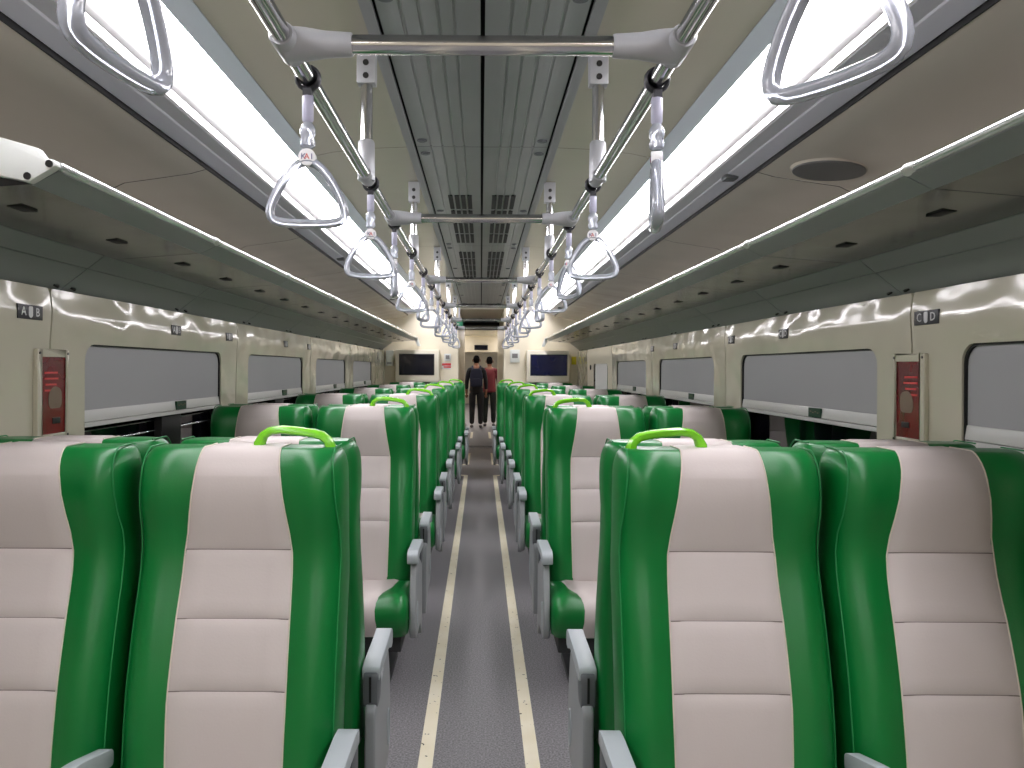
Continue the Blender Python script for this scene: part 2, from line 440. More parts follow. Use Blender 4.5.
# ------------------------------------------------------------------ luggage racks
RU = 0.95
for s, nm in ((-1, 'left'), (1, 'right')):
    t = empty('luggage_rack', (s*1.1, 5, 1.6)); o = t.location.copy()
    def P(m, name, mt, par=None, **k):
        ob = m.build(name, mt, par or t, **k)
        if not par: ob.location = -o
        return ob
    y_first = 1.58 if s < 0 else 1.58 - 4*RU
    y = y_first
    while y < 10.2:
        y1 = min(y + RU, 10.42)
        a, b = y + 0.002, y1 - 0.002
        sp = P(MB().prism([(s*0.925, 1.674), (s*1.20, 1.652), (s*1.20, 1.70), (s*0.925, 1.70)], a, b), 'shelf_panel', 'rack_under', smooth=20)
        for f in (0.16, 0.62):
            if y + f + 0.1 < y1:
                P(box(s*1.04, s*1.075, y+f, y+f+0.065, 1.6605, 1.668), 'reading_lamp', 'dark_slot', sp, bevel=0.002)
        P(MB().prism([(s*0.925, 1.672), (s*0.870, 1.699), (s*0.868, 1.712), (s*0.885, 1.725), (s*0.925, 1.725)], a, b), 'front_fascia', 'rack_green', smooth=25)
        P(MB().tube([(s*0.872, a, 1.711), (s*0.872, b, 1.711)], 0.0105, 12), 'nosing', 'nosing')
        P(MB().tube([(s*0.872, b-0.035, 1.711), (s*0.872, b-0.01, 1.711), (s*0.872, b, 1.711)], 0.0135, 12, rs=[.011, .0135, .0135]), 'joint_clip', 'cap_white')
        y = y1
    y = 2.45 - 5*RU
    while y < 10.3:
        y1 = min(y + RU, 10.42); a, b = y+0.003, y1-0.003
        lp = P(MB().prism([(s*1.203, 1.650), (s*1.252, 1.612), (s*1.252, 1.66), (s*1.203, 1.69)], a, b), 'upper_cover', 'rack_green', smooth=20)
        lp = P(MB().prism([(s*1.256, 1.609), (s*1.352, 1.535), (s*1.40, 1.56), (s*1.256, 1.66)], a, b), 'lower_cover', 'rack_green', smooth=20)
        for yy in (y+0.05, y1-0.05):
            if a < yy < b:
                k = MB().disc((0,0,0), 0.011, -0.006, 'z', 10).build('latch', 'black_plastic', lp)
                k.location = (s*1.325, yy, 1.555); k.rotation_euler.y = -s*math.atan2(0.074, 0.096)
        y = y1
    if s < 0:     # white end plate with two screws
        ep = P(MB().prism([(-0.862, 1.706), (-0.875, 1.697), (-0.918, 1.672), (-0.94, 1.678), (-1.0, 1.689), (-1.2, 1.66), (-1.2, 1.74), (-1.0, 1.770), (-0.90, 1.742), (-0.885, 1.722), (-0.866, 1.718)], 1.556, 1.580), 'end_plate', 'cap_white', bevel=0.004)
        for x, z in ((-0.874, 1.709), (-0.918, 1.684)):
            P(MB().disc((x, 1.5555, z), 0.0075, -0.003, 'y', 14), 'screw', 'screw', ep)
    P(MB().prism([(s*0.862, 1.722), (s*0.90, 1.68), (s*0.86, 1.60), (s*0.82, 1.60)], 10.42, 10.46), 'end_bracket', 'cap_white', bevel=0.004)
    tag(t, 'grey overhead luggage rack with bright front edge along the %s windows' % nm, 'rack', 'overhead luggage racks')

# ------------------------------------------------------------------ handrail
RX, RZ = 0.324, 1.837
hr = empty('overhead_handrail', (0, 4, RZ)); o_hr = hr.location.copy()
def PH(m, name, mt, par=None, **k):
    ob = m.build(name, mt, par or hr, **k)
    if not par: ob.location = -o_hr
    return ob
for s in (-1, 1):
    PH(MB().tube([(s*RX, YB+0.1, RZ), (s*RX, 10.4, RZ)], 0.0158, 16), 'rail', 'steel')
CROSS = [1.28, 2.757, 4.67, 6.6, 8.5, 10.2]
for y in CROSS:
    PH(MB().tube([(-RX+0.09, y, RZ), (RX-0.09, y, RZ)], 0.0158, 16), 'crossbar', 'steel')
    for s in (-1, 1):
        j = MB(); j.tube([(s*RX, y-0.045, RZ), (s*RX, y-0.04, RZ), (s*RX, y+0.04, RZ), (s*RX, y+0.045, RZ)], 0.0215, 16, rs=[.019, .0215, .0215, .019])
        j.tube([(s*RX, y, RZ), (s*(RX-0.03), y, RZ), (s*(RX-0.065), y, RZ), (s*(RX-0.105), y, RZ), (s*(RX-0.108), y, RZ)], 0.02, 16, rs=[.029, .027, .0215, .0195, .018])
        PH(j, 'tee_joint', 'joint_grey')
for y in (2.157, 3.68, 5.65, 7.55, 9.4):
    for s in (-1, 1):
        PH(MB().tube([(s*RX, y, RZ), (s*RX, y, 2.15)], 0.0165, 14), 'post', 'steel')
        m = MB(); m.tube([(s*RX, y, RZ-0.012), (s*RX, y, RZ+0.03), (s*RX, y, RZ+0.095), (s*RX, y, RZ+0.10)], 0.018, 14, rs=[.024, .024, .0225, .019])
        m.tube([(s*RX, y-0.04, RZ), (s*RX, y-0.036, RZ), (s*RX, y+0.036, RZ), (s*RX, y+0.04, RZ)], 0.0205, 14, rs=[.018, .0205, .0205, .018])
        PH(m, 'post_sleeve', 'joint_grey')
        br = PH(box(s*RX-0.026, s*RX+0.026, y-0.02, y+0.02, 2.092, 2.188), 'post_bracket', 'joint_grey', bevel=0.003)
        for z in (2.112, 2.148):
            PH(MB().disc((s*RX, y-0.02, z), 0.0085, -0.003, 'y', 10), 'screw', 'screw', br)
tag(hr, 'polished steel overhead handrails with crossbars and posts above the aisle', 'handrail')

# ------------------------------------------------------------------ hand straps
def ring_path():
    # rounded triangle, apex up, in x-z, origin at ring top
    c = [(0.0, -0.004), (0.020, -0.010), (0.042, -0.036), (0.060, -0.070), (0.069, -0.096), (0.065, -0.113), (0.046, -0.119), (0.0, -0.121)]
    pts = c + [(-x, z) for x, z in c[-2:0:-1]]
    # one Chaikin pass for round corners
    for _ in range(1):
        q = []
        for i in range(len(pts)):
            a, b = pts[i], pts[(i+1) % len(pts)]
            q += [(a[0]*.75+b[0]*.25, a[1]*.75+b[1]*.25), (a[0]*.25+b[0]*.75, a[1]*.25+b[1]*.75)]
        pts = q
    return [(x, 0, z) for x, z in pts]
S_ME = {}
m = MB(); m.tube([(0.0205*math.cos(a), 0, 0.0205*math.sin(a)) for a in [2*math.pi*k/16 for k in range(16)]], 0.0045, 8, closed=True, flat=(2.4, 1))
m.box(-0.008, 0.008, -0.010, 0.010, -0.034, -0.020); S_ME['clamp'] = m.mesh('clamp', 'rubber')
m = MB(); m.tube([(0,0,-0.030), (0,0,-0.034), (0,0,-0.078), (0,0,-0.082)], 0.0105, 12, rs=[.008, .0105, .0105, .008]); S_ME['sleeve'] = m.mesh('sleeve', 'strap_grey')
m = MB(); m.tube([(0,0,-0.080), (0,0,-0.088), (0,0,-0.094), (0,0,-0.104), (0,0,-0.110), (0,0,-0.118), (0,0,-0.126), (0,0,-0.130)], 0.012, 12, rs=[.007, .012, .0145, .0145, .012, .0145, .0135, .009]); S_ME['buckle'] = m.mesh('buckle', 'ring_clear')
m = MB(); m.disc((0, 0.0105, 0), 0.016, -0.021, 'y', 20); S_ME['badge'] = m.mesh('badge', 'badge_white', bevel=0.002)
m = MB(); m.tube(ring_path(), 0.0085, 10, closed=True, flat=(1.3, 1.0)); S_ME['ring'] = m.mesh('ring', 'ring_clear', smooth=60)
tx_red, tx_blue = text_mesh('A', 0.015, 'logo_red'), text_mesh('K  I', 0.015, 'logo_blue')
STRAP_ROT = {-1: [82, 4, 14, 100, 20, 70, 8, 80, 30, 60, 15, 75, 10, 50], 1: [-60, 80, -12, -62, -10, -78, -25, -60, -5, -80, -30, -70, -15, -55]}
for s, nm in ((-1, 'left'), (1, 'right')):
    for i in range(14):
        y = 0.715 + 0.715 * i
        while any(abs(y - c) < 0.075 for c in CROSS + [2.157, 3.68, 5.65, 7.55, 9.4]): y += 0.02
        if s < 0 and i == 0: y = 0.69
        t = empty('hand_strap', (s*RX, y, RZ))
        obj('clamp', S_ME['clamp'], t)
        rot = R(STRAP_ROT[s][i])
        for pn in ('sleeve', 'buckle', 'ring', 'badge'):
            p = obj(pn, S_ME[pn], t); p.rotation_euler.z = rot
            if pn == 'ring': p.location.z = -0.150
            if pn == 'badge':
                p.location.z = -0.148
                if i < 5:
                    for me in (tx_red, tx_blue):
                        for q in (1, -1):
                            l = obj('lettering', me, p); l.rotation_euler = (R(90), 0, 0 if q > 0 else R(180)); l.location.y = -0.0108*q
        tag(t, '%s clear triangular hand strap from the camera on the %s handrail' % (ORD[i], nm), 'hand strap', 'hand straps on the %s handrail' % nm)

# ------------------------------------------------------------------ seats
HW = 0.2225
def y_front(z): return sinterp([.36, .45, .55, .64, .76, .86, .93, 1.02, 1.09, 1.13], [-.105, -.092, -.082, -.068, -.036, -.004, .004, -.014, -.008, .004], z)
def cross(z):
    """half section: list of (x, y offset from the front) from the front middle to the back middle"""
    k = interp([.36, .8, .93, 1.05, 1.13], [1.0, 1.0, .80, .9, .7], z)   # bolster height
    wd = interp([.36, .60, .85, .93, 1.02, 1.13], [.985, 1.0, 1.0, .985, 1.0, .985], z)
    pts = [(0, 0), (.07, 0), (.115, -.002*k), (.135, -.010*k), (.155, -.018*k), (.175, -.019*k), (.195, -.010*k), (.210, .006), (.219, .028), (.2225, .060), (.2225, .095), (.218, .118), (.205, .130), (.12, .135), (0, .137)]
    return [(x*wd, y) for x, y in pts]
def thick(z): return interp([.36, .6, .9, 1.13], [1.25, 1.2, 1.0, .95], z)
def back_loop(z, inset=0.0):
    y0 = y_front(z); th = thick(z); half = []
    for x, y in cross(z):
        yy = y * (th if y > 0.03 else 1.0)
        yc = 0.065
        if inset:
            f = max(0.0, 1 - inset / 0.095)
            yy = yc + (yy - yc) * f
            x = x * max(0.0, 1 - inset / 0.30) if x < 0.19 else x - inset * 0.62
        half.append((x, y0 + yy))
    loop = [(x, y, z) for x, y in half] + [(-x, y, z) for x, y in half[-2:0:-1]]
    return loop
ZT = 1.125
def back_mesh():
    m = MB()
    zs = [.36, .40, .46, .52, .58, .64, .70, .76, .80, .84, .88, .92, .96, 1.0, 1.04, 1.07]
    loops = [back_loop(z) for z in zs]
    r = 0.055
    for a in (18, 36, 52, 66, 78, 88):
        loops.append(back_loop(1.07 + r*math.sin(R(a)), 0.04*(1-math.cos(R(a)))))
    m.loft(loops)
    return m
def beige_hw(z): return interp([.36, .62, .76, .90, 1.02, 1.125], [.116, .121, .119, .115, .097, .083], z)
def center_path(z0, z1, over=False, n=10):
    pts = []
    zt = min(z1, 1.07)
    ts = [0, .025, .06, .13, .25, .5, .75, .87, .94, .975, 1] if n == 10 else [i/n for i in range(n + 1)]
    for t in ts:
        z = lerp(z0, zt, t); pts.append((y_front(z), z))
    if over:
        r = 0.055
        for a in (18, 36, 52, 66, 78, 88):
            z = 1.07 + r*math.sin(R(a)); ins = 0.04*(1-math.cos(R(a))); f = max(0, 1-ins/0.095)
            pts.append((y_front(z) + 0.065 + (0-0.065)*f, z))
        y_b = y_front(1.07) + 0.137*thick(1.07)
        zt = pts[-1][1]
        for a in (88, 70, 50, 25, 0):
            z = 1.07 + r*math.sin(R(a)); ins = 0.04*(1-math.cos(R(a))); f = max(0, 1-ins/0.095)
            pts.append((y_front(z) + 0.065 + (0.137*thick(z)-0.065)*f, z))
        pts.append((y_front(.95) + 0.137*thick(.95), .95))
    return pts
def offset_path(pts, d):
    out = []
    for i in range(len(pts)):
        a, b = pts[max(i-1, 0)], pts[min(i+1, len(pts)-1)]
        ty, tz = b[0]-a[0], b[1]-a[1]; l = math.hypot(ty, tz) or 1
        out.append((-tz/l*d, ty/l*d))
    return out
def beige_panel(z0, z1, over=False):
    pts = center_path(z0, z1, over); m = MB(); nu = 10; rows = []
    nm = offset_path(pts, 1.0)
    n = len(pts)
    for i, (y, z) in enumerate(pts):
        hw = beige_hw(z)
        tz = (z - z0) / (z1 - z0)
        e = min(1.0, (z - z0) / .03 if over else min(z - z0, z1 - z) / .03)
        if over and i > 10: e = 1
        pil = 1 - (1 - e)**2
        row = []
        for k in range(nu + 1):
            u = -1 + 2*k/nu; x = u * hw
            eu = math.sin(min(1, (1-abs(u))/0.22) * math.pi/2)
            cy = interp([0, .07, .115, .135], [0, 0, -.002, -.010], abs(x)) if z < 1.07 else interp([0, .07, .115], [0, 0, -.002], abs(x))
            if over and i > 16: cy = 0
            d = 0.0034 + 0.0065 * pil * (0.35 + 0.65*eu)
            if over and z > 1.07: d = 0.0035
            if abs(u) == 1: d = 0.0003
            row.append((x, y + cy + nm[i][0]*d, z + nm[i][1]*d))
        rows.append(row)
    m.loft(rows, False, False, closed=False)
    return m
def edge_line(xf, z0=.40, over=True, d=0.0015):
    pts = center_path(z0, 1.125, over, 16)[:24]; nm = offset_path(pts, d); out = []
    for (y, z), n_ in zip(pts, nm):
        x = xf(z); cy = interp([0, .07, .115, .135, .155, .175, .195, .210, .219], [0, 0, -.002, -.010, -.018, -.019, -.010, .006, .028], abs(x))
        out.append((x, y + (cy if z < 1.10 else cy*0.3) + n_[0], z + n_[1]))
    return out
def cushion_profile(x):
    a = abs(x); e = interp([0, .10, .165, .20, .2225], [0, 0, .010, .004, -.012], a)
    ins = interp([0, .195, .212, .2225], [0, 0, .006, .022], a)
    return [(.0, .374+e-ins*.4), (-.12, .381+e-ins*.4), (-.26, .392+e-ins*.4), (-.35, .400+e-ins*.5), (-.395+ins*.5, .397+e-ins*.6), (-.425+ins, .382+e*.6-ins*.3), (-.440+ins, .36), (-.442+ins, .325), (-.430+ins, .29), (-.405+ins, .245+ins*.5), (-.36, .235+ins*.5), (.0, .25)]
def cushion_mesh():
    xs = [-.2225, -.218, -.212, -.20, -.185, -.165, -.14, -.10, -.05, 0]; xs += [-x for x in xs[-2::-1]]
    m = MB(); m.loft([[(x, y, z) for y, z in cushion_profile(x)] for x in xs]); return m
def cushion_panel():
    m = MB(); rows = []
    hw = [.195, .18, .155, .130, .118, .112, .110, .112, .116, .118]
    nu = 10
    base = cushion_profile(0)[:10]; nm = offset_path(base, 1.0)
    for i in range(10):
        row = []
        for k in range(nu + 1):
            u = -1 + 2*k/nu; x = u*hw[i]; y, z = cushion_profile(x)[i]
            d = -0.002 if abs(u) == 1 else 0.003 + .005*math.sin(min(1, (1-abs(u))/.25)*math.pi/2)
            row.append((x, y - abs(nm[i][0])*d, z + abs(nm[i][1])*d))
        rows.append(row)
    m.loft(rows, False, False, closed=False); return m
def rounded_poly(pts, r, n=4):
    out = []; N = len(pts)
    for i in range(N):
        p0, p, p1 = Vector(pts[i-1]), Vector(pts[i]), Vector(pts[(i+1) % N])
        a = (p0-p); b = (p1-p); rr = min(r, a.length*.45, b.length*.45)
        a = p + a.normalized()*rr; b = p + b.normalized()*rr
        for k in range(n+1):
            t = k/n; out.append(tuple((1-t)**2*a + 2*t*(1-t)*p + t*t*b))
    return out
SEAT = {}
SEAT['backrest'] = back_mesh().mesh('backrest', 'green_leather', smooth=50)
SEAT['head_panel'] = beige_panel(.91, 1.125, True).mesh('head_panel', 'beige_leather', smooth=60)
SEAT['back_panel_a'] = beige_panel(.773, .91).mesh('back_panel', 'beige_leather', smooth=60)
SEAT['back_panel_b'] = beige_panel(.636, .773).mesh('back_panel', 'beige_leather', smooth=60)
SEAT['back_panel_c'] = beige_panel(.38, .636).mesh('back_panel', 'beige_leather', smooth=60)
for q, nm in ((1, 'r'), (-1, 'l')):
    SEAT['piping_'+nm] = MB().tube(edge_line(lambda z: q*(beige_hw(z)+.0004)), 0.0015, 6).mesh('piping', 'piping')
    SEAT['seam_'+nm] = MB().tube(edge_line(lambda z: q*interp([.4, .6, .93, 1.125], [.2150, .2165, .2150, .200], z), .42), 0.0017, 6).mesh('stitched_seam', 'green_stitch')
def widen(m, k):
    m.v = [(x*k, y, z) for x, y, z in m.v]; return m
def seam_line(z):
    pts = []
    for k in range(11):
        x = (-1 + .2*k) * (beige_hw(z) - .002)
        pts.append((x, y_front(z) + interp([0, .07, .115, .135], [0, 0, -.002, -.010], abs(x)) - .0034, z))
    return pts
for k, z in (('1', .91), ('2', .773), ('3', .636)):
    SEAT['crease_'+k] = MB().tube(seam_line(z), .0011, 6).mesh('panel_seam', 'seam_shade')  # dark tube paints the crease shade along each panel seam
SEAT['cushion'] = widen(cushion_mesh(), 1.04).mesh('cushion', 'green_leather', smooth=50)
SEAT['cushion_panel'] = widen(cushion_panel(), 1.04).mesh('cushion_panel', 'beige_leather', smooth=60)
m = MB(); m.box(-.205, .205, -.36, .03, .17, .262); m.box(-.06, .06, -.30, .02, 0.0, .18); m.box(-.15, .15, -.33, .04, 0.0, .03)
m.box(-.20, .20, -.02, .06, .2, .37)
SEAT['base'] = m.mesh('base', 'base_dark', bevel=.006)
def handle_mesh(q):
    path = [(.026, 1.105), (.027, 1.132), (.035, 1.149), (.050, 1.159), (.075, 1.162), (.110, 1.159), (.145, 1.154), (.164, 1.149), (.178, 1.138), (.184, 1.122), (.185, 1.100)]
    m = MB(); loops = []
    P = [Vector((q*x, .062, z)) for x, z in path]
    for i, p in enumerate(P):
        t = (P[min(i+1, len(P)-1)] - P[max(i-1, 0)]).normalized(); n = Vector((-t.z, 0, t.x))
        h, w = (.0115 if i in (0, 1, 9, 10) else .009), .0165
        sec = [(-w, -h*.6), (-w, h*.5), (-w*.6, h), (w*.6, h), (w, h*.5), (w, -h*.6), (w*.5, -h), (-w*.5, -h)]
        loops.append([p + Vector((0, a, 0)) + n*b for a, b in sec])
    m.loft(loops); return m
arm_poly = rounded_poly([(.0, .520), (.0, .553), (-.05, .560), (-.20, .562), (-.262, .566), (-.290, .552), (-.288, .514), (-.262, .510), (-.2, .532), (-.03, .525)], .012, 3)
midarm_poly = rounded_poly([(-.085, .49), (-.085, .525), (-.20, .556), (-.315, .578), (-.345, .565), (-.340, .538), (-.31, .54), (-.20, .522), (-.13, .50)], .012, 3)
side_poly = rounded_poly([(.03, .468), (-.05, .47), (-.16, .518), (-.245, .52), (-.275, .44), (-.300, .34), (-.305, .25), (-.265, .205), (-.05, .205), (.03, .12)], .03, 4)
midpost_poly = [(-.09, .36), (-.09, .50), (-.13, .51), (-.15, .36)]
for q, nm in ((1, 'r'), (-1, 'l')):
    SEAT['handle_'+nm] = handle_mesh(q).mesh('grab_handle', 'lime_plastic', smooth=60)
    SEAT['armrest_'+nm] = MB().prism(arm_poly, q*.225, q*.269, 'x').mesh('armrest', 'arm_grey', bevel=.006, smooth=45)
    m = MB(); m.prism(rounded_poly([(.008, .546), (-.05, .548), (-.07, .50), (-.05, .455), (.012, .455)], .022, 4), q*.229, q*.265, 'x'); SEAT['hinge_'+nm] = m.mesh('hinge_cover', 'arm_dark', bevel=.005)
    m = MB(); m.box(q*.244, q*.250, .004, .0115, .472, .535); SEAT['slot_'+nm] = m.mesh('hinge_slot', 'black_plastic', smooth=0)
    SEAT['sidepanel_'+nm] = MB().prism(side_poly, q*.2355, q*.2625, 'x').mesh('side_panel', 'panel_grey', bevel=.009, smooth=45, seg=3)
    SEAT['recess_'+nm] = MB().tube([(q*.263, -.235+.02*math.cos(a), .30+.05*math.sin(a)) for a in [2*math.pi*k/14 for k in range(14)]], .003, 6, closed=True).mesh('oval_cap', 'arm_grey')
    SEAT['midarm_'+nm] = MB().prism(midarm_poly, q*.217, q*.2445, 'x').mesh('armrest', 'arm_grey', bevel=.006, smooth=45)
    SEAT['midpost_'+nm] = MB().prism(midpost_poly, q*.2315, q*.2365, 'x').mesh('armrest_post', 'arm_dark', bevel=.003)

def seat(x, y, facing, aisle_side, is_aisle, label, group):
    """aisle_side: +1 when the aisle lies towards the seat's local +x"""
    t = empty('train_seat', (x, y, 0), 0 if facing < 0 else math.pi)
    tag(t, label, 'seat', group)
    n = 'r' if aisle_side > 0 else 'l'
    b = obj('backrest', SEAT['backrest'], t)
    for k in ('seam_r', 'seam_l'): obj('stitched_seam', SEAT[k], b)
    obj('head_panel', SEAT['head_panel'], t)
    for k in 'abc': obj('back_panel', SEAT['back_panel_'+k], t)
    for k in ('piping_r', 'piping_l'): obj('piping', SEAT[k], b)
    for k in '123': obj('panel_seam', SEAT['crease_'+k], b)
    c = obj('cushion', SEAT['cushion'], t); obj('cushion_panel', SEAT['cushion_panel'], c)
    obj('base', SEAT['base'], t)
    if is_aisle:
        if facing < 0: obj('grab_handle', SEAT['handle_'+n], t)['label'] = 'lime green grab handle'
        a = obj('armrest', SEAT['armrest_'+n], t)
        h = obj('hinge_cover', SEAT['hinge_'+n], a); obj('hinge_slot', SEAT['slot_'+n], a)
        a.location.y = -.05 if facing < 0 else .035
        p = obj('side_panel', SEAT['sidepanel_'+n], t); p.location.y = a.location.y; obj('oval_cap', SEAT['recess_'+n], p)
    else:
        a = obj('armrest', SEAT['midarm_'+n], t); obj('armrest_post', SEAT['midpost_'+n], a)
    return t
ROWS = [1.65, 3.42, 4.93, 6.42, 7.80, 9.35]
SHIFT = [0, 0, .015, .02, .05, .10]
NUM = ['nearest', 'second', 'third', 'fourth', 'fifth', 'farthest']
for i, y in enumerate(ROWS):
    for s, nm in ((-1, 'left'), (1, 'right')):
        xa, xw = s*(0.517 - SHIFT[i]), s*(0.986 - SHIFT[i]*.8)
        g = 'green and beige train seats'
        seat(xa, y, -1, -s, True, 'green and beige aisle seat facing the camera, %s row, %s of the aisle' % (NUM[i], nm), g)
        seat(xw, y, -1, -s, False, 'green and beige window seat facing the camera, %s row, %s side' % (NUM[i], nm), g)
        seat(xa, y+0.30, 1, s, True, 'aisle seat facing away, back to back with the %s row, %s of the aisle' % (NUM[i], nm), g)
        seat(xw, y+0.30, 1, s, False, 'window seat facing away, back to back with the %s row, %s side' % (NUM[i], nm), g)

# ------------------------------------------------------------------ aisle strips
def strips():
    n = 0
    for s, nm in ((-1, 'left'), (1, 'right')):
        a, b = s*0.152, s*0.200
        for k, (pts, lab) in enumerate((
            ([(a, YB+.1), (b, YB+.1), (b, 9.30), (s*.255, 9.34), (s*.255, 9.41), (a, 9.36)], 'long cream floor strip along the %s edge of the aisle'),
            ([(s*.32, 10.36), (b, 10.44), (b, 11.8), (a, 11.8), (a, 10.42), (s*.32, 10.28)], 'short cream floor strip at the %s of the passage entrance'),
            ([(a, 14.3), (b, 14.3), (b, 15.7), (a, 15.7)], 'far cream floor strip beyond the threshold on the %s'))):
            o = MB().prism(pts, 0.0005, 0.004, 'z').build('aisle_strip', 'strip_cream', smooth=0)
            tag(o, lab % nm, 'floor strip', 'cream aisle strips')
strips()

# ------------------------------------------------------------------ wall fittings
def emergency_box(side, nm):
    y0, y1, z0, z1 = 2.285, 2.46, 1.075, 1.352
    x = W - 0.015
    t = empty('emergency_box', (side*W, (y0+y1)/2, z0)); o = t.location.copy()
    def P(m, name, mt, par=None, **k):
        ob = m.build(name, mt, par or t, **k)
        if not par: ob.location = -o
        return ob
    m = MB(); m.box(side*x, side*W, y0, y0+.024, z0, z1); m.box(side*x, side*W, y1-.018, y1, z0, z1); m.box(side*x, side*W, y0+.024, y1-.018, z0, z0+.018); m.box(side*x, side*W, y0+.024, y1-.018, z1-.024, z1)
    f = P(m, 'frame', 'wall_cream', bevel=.003)
    for yy in (y0+.01, y1-.009):
        for zz in (z0+.01, z1-.012):
            P(MB().disc((side*x, yy, zz), .004, -side*.002, 'x', 10), 'screw', 'screw', f)
    r = P(box(side*(W-.011), side*(W-.004), y0+.02, y1-.016, z0+.016, z1-.022), 'red_panel', 'red_panel', smooth=0)
    q = MB()
    for k, (u, w_) in enumerate(((.03, .07), (.03, .075), (.035, .06), (.03, .07))):
        zz = z1 - .075 - .018*k; q.box(side*(W-.0122), side*(W-.011), y0+u+.012, y0+u+.012+w_, zz, zz+.006)
    P(q, 'printed_line', 'sign_red', r, smooth=0)
    ymid = (y0+y1)/2 + .006
    hm = MB(); hm.prism(rounded_poly([(ymid-.03, z0+.095), (ymid+.042, z0+.095), (ymid+.042, z0+.155), (ymid, z0+.165), (ymid-.03, z0+.145)], .02), side*(W-.0125), side*(W-.011), 'x')
    P(hm, 'glass_hammer', 'hammer_grey', r)
    P(box(side*(W-.0135), side*(W-.011), ymid-.01, ymid+.034, z0+.048, z0+.066), 'hammer_clip', 'black_plastic', r, bevel=.002)
    tag(t, 'narrow red emergency hammer box with cream frame on the %s wall' % nm, 'emergency box', 'emergency boxes on the walls')
emergency_box(-1, 'left'); emergency_box(1, 'right')

def number_plate(side, y, txt, nm, lab, w=.125):
    h = .042; z = 1.458
    x = wall_in(z)
    t = empty('seat_number_plate', (side*(x-.003), y, z))
    t.rotation_euler = (R(90), 0, R(90) if side < 0 else R(-90))
    t.rotation_euler.z = R(90) if side < 0 else R(-90)
    MB().box(-w/2, w/2, -h/2, h/2, -.010, 0).build('plate', 'plate_dark', t, bevel=.001)
    box(-w*.5-.003, w*.5+.003, -h/2-.002, h/2+.002, -.012, -.006).build('backing', 'panel_grey', t, smooth=0)
    for xx, c in ((-w*.28, txt[0]), (w*.28, txt[1])):
        obj('lettering', text_mesh(c, .036, 'print_white'), t, (xx, 0, .0006))
    m = MB(); m.prism(rounded_poly([(-.010, .017), (.010, .017), (.010, -.012), (0, -.018), (-.010, -.012)], .006), 0, .001, 'z')
    m.build('seat_icon', 'print_white', t, smooth=0)
    tag(t, lab, 'number plate', 'seat number plates')
for k, (y, l) in enumerate(((2.25, 'nearest'), (3.33, 'second'), (4.03, 'third'), (5.2, 'fourth'), (5.9, 'fifth'))):
    number_plate(-1, y, ('A', 'B'), 'left', '%s small dark seat number plate above the left windows' % l, .125 if k == 0 else .10)
    number_plate(1, y + (.03 if k == 0 else 0.03), ('C', 'D'), 'right', '%s small dark seat number plate above the right windows' % l, .125 if k == 0 else .10)

# round speaker grille in the right side ceiling panel
sp = empty('speaker_grille', (1.18, 2.62, 1.983)); sp.rotation_euler.y = math.atan2(0.012, 0.11)
MB().disc((0,0,.004), .124, -.007, 'z', 40, r2=.118).build('rim', 'ceiling_side', sp)
MB().disc((0,0,-.003), .116, -.005, 'z', 32).build('grille', 'grille', sp)
tag(sp, 'round perforated speaker grille in the right side ceiling panel', 'speaker')

# ------------------------------------------------------------------ far end wall, passage and next car
PX = 0.315
for s, nm in ((-1, 'far_left'), (1, 'far_right')):
    w = box(s*PX, s*1.46, YE, YE+.06, 0, 2.25).build('wall_'+nm, 'end_cream', smooth=0); tag(w, kind='structure')
    w = box(s*PX, s*(PX+.05), YE+.06, 14.9, 0, 2.25).build('wall_passage_'+('left' if s < 0 else 'right'), 'end_cream', smooth=0); tag(w, kind='structure')
    w = box(s*0.95, s*1.0, 14.95, 27.0, 0, 2.25).build('wall_next_'+('left' if s < 0 else 'right'), 'end_cream', smooth=0); tag(w, kind='structure')
    t = box(s*PX, s*(PX+.03), YE-.012, YE, 0, 2.2).build('trim_%d' % (1 if s < 0 else 2), 'end_cream', bevel=.003); tag(t, kind='structure')
tag(box(-PX, PX, YE+.06, 13.3, 2.12, 2.16).build('ceiling_passage', 'ceiling_beige', smooth=0), kind='structure')
tag(box(-PX, PX, 13.3, 14.9, 2.04, 2.10).build('ceiling_gangway', 'gasket', smooth=0), kind='structure')
tag(box(-1.0, 1.0, 14.9, 27.0, 2.15, 2.2).build('ceiling_next', 'ceiling_beige', smooth=0), kind='structure')
tag(box(-1.0, 1.0, 20.0, 20.1, 1.73, 2.15).build('wall_lintel', 'end_cream', smooth=0), kind='structure')
tag(box(-1.5, 1.5, 28.5, 28.6, 0, 2.25).build('wall_next_end', 'end_cream', smooth=0), kind='structure')
tag(box(-1.5, 1.5, YB-.06, YB, 0, 2.25).build('wall_rear', 'end_cream', smooth=0), kind='structure')
for s, nm in ((-1, 'left'), (1, 'right')):
    t = box(s*.60, s*.74, 15.2, 26.2, 2.135, 2.149).build('next_car_fill', 'fill_dim', smooth=0)  # added strip, out of view, brightens the people and the next car
    tag(t, 'unseen %s light strip added to brighten the next car' % nm, 'light', 'added lights in the next car')
d = empty('led_display', (0, 20.0, 1.845))
box(-.175, .175, -.05, -.001, -.065, .065).build('casing', 'black_plastic', d, bevel=.01)
box(-.155, .155, -.055, -.05, -.045, .045).build('screen', 'tv_screen', d, smooth=0)
tag(d, 'black display box on the lintel beyond the two people', 'display')

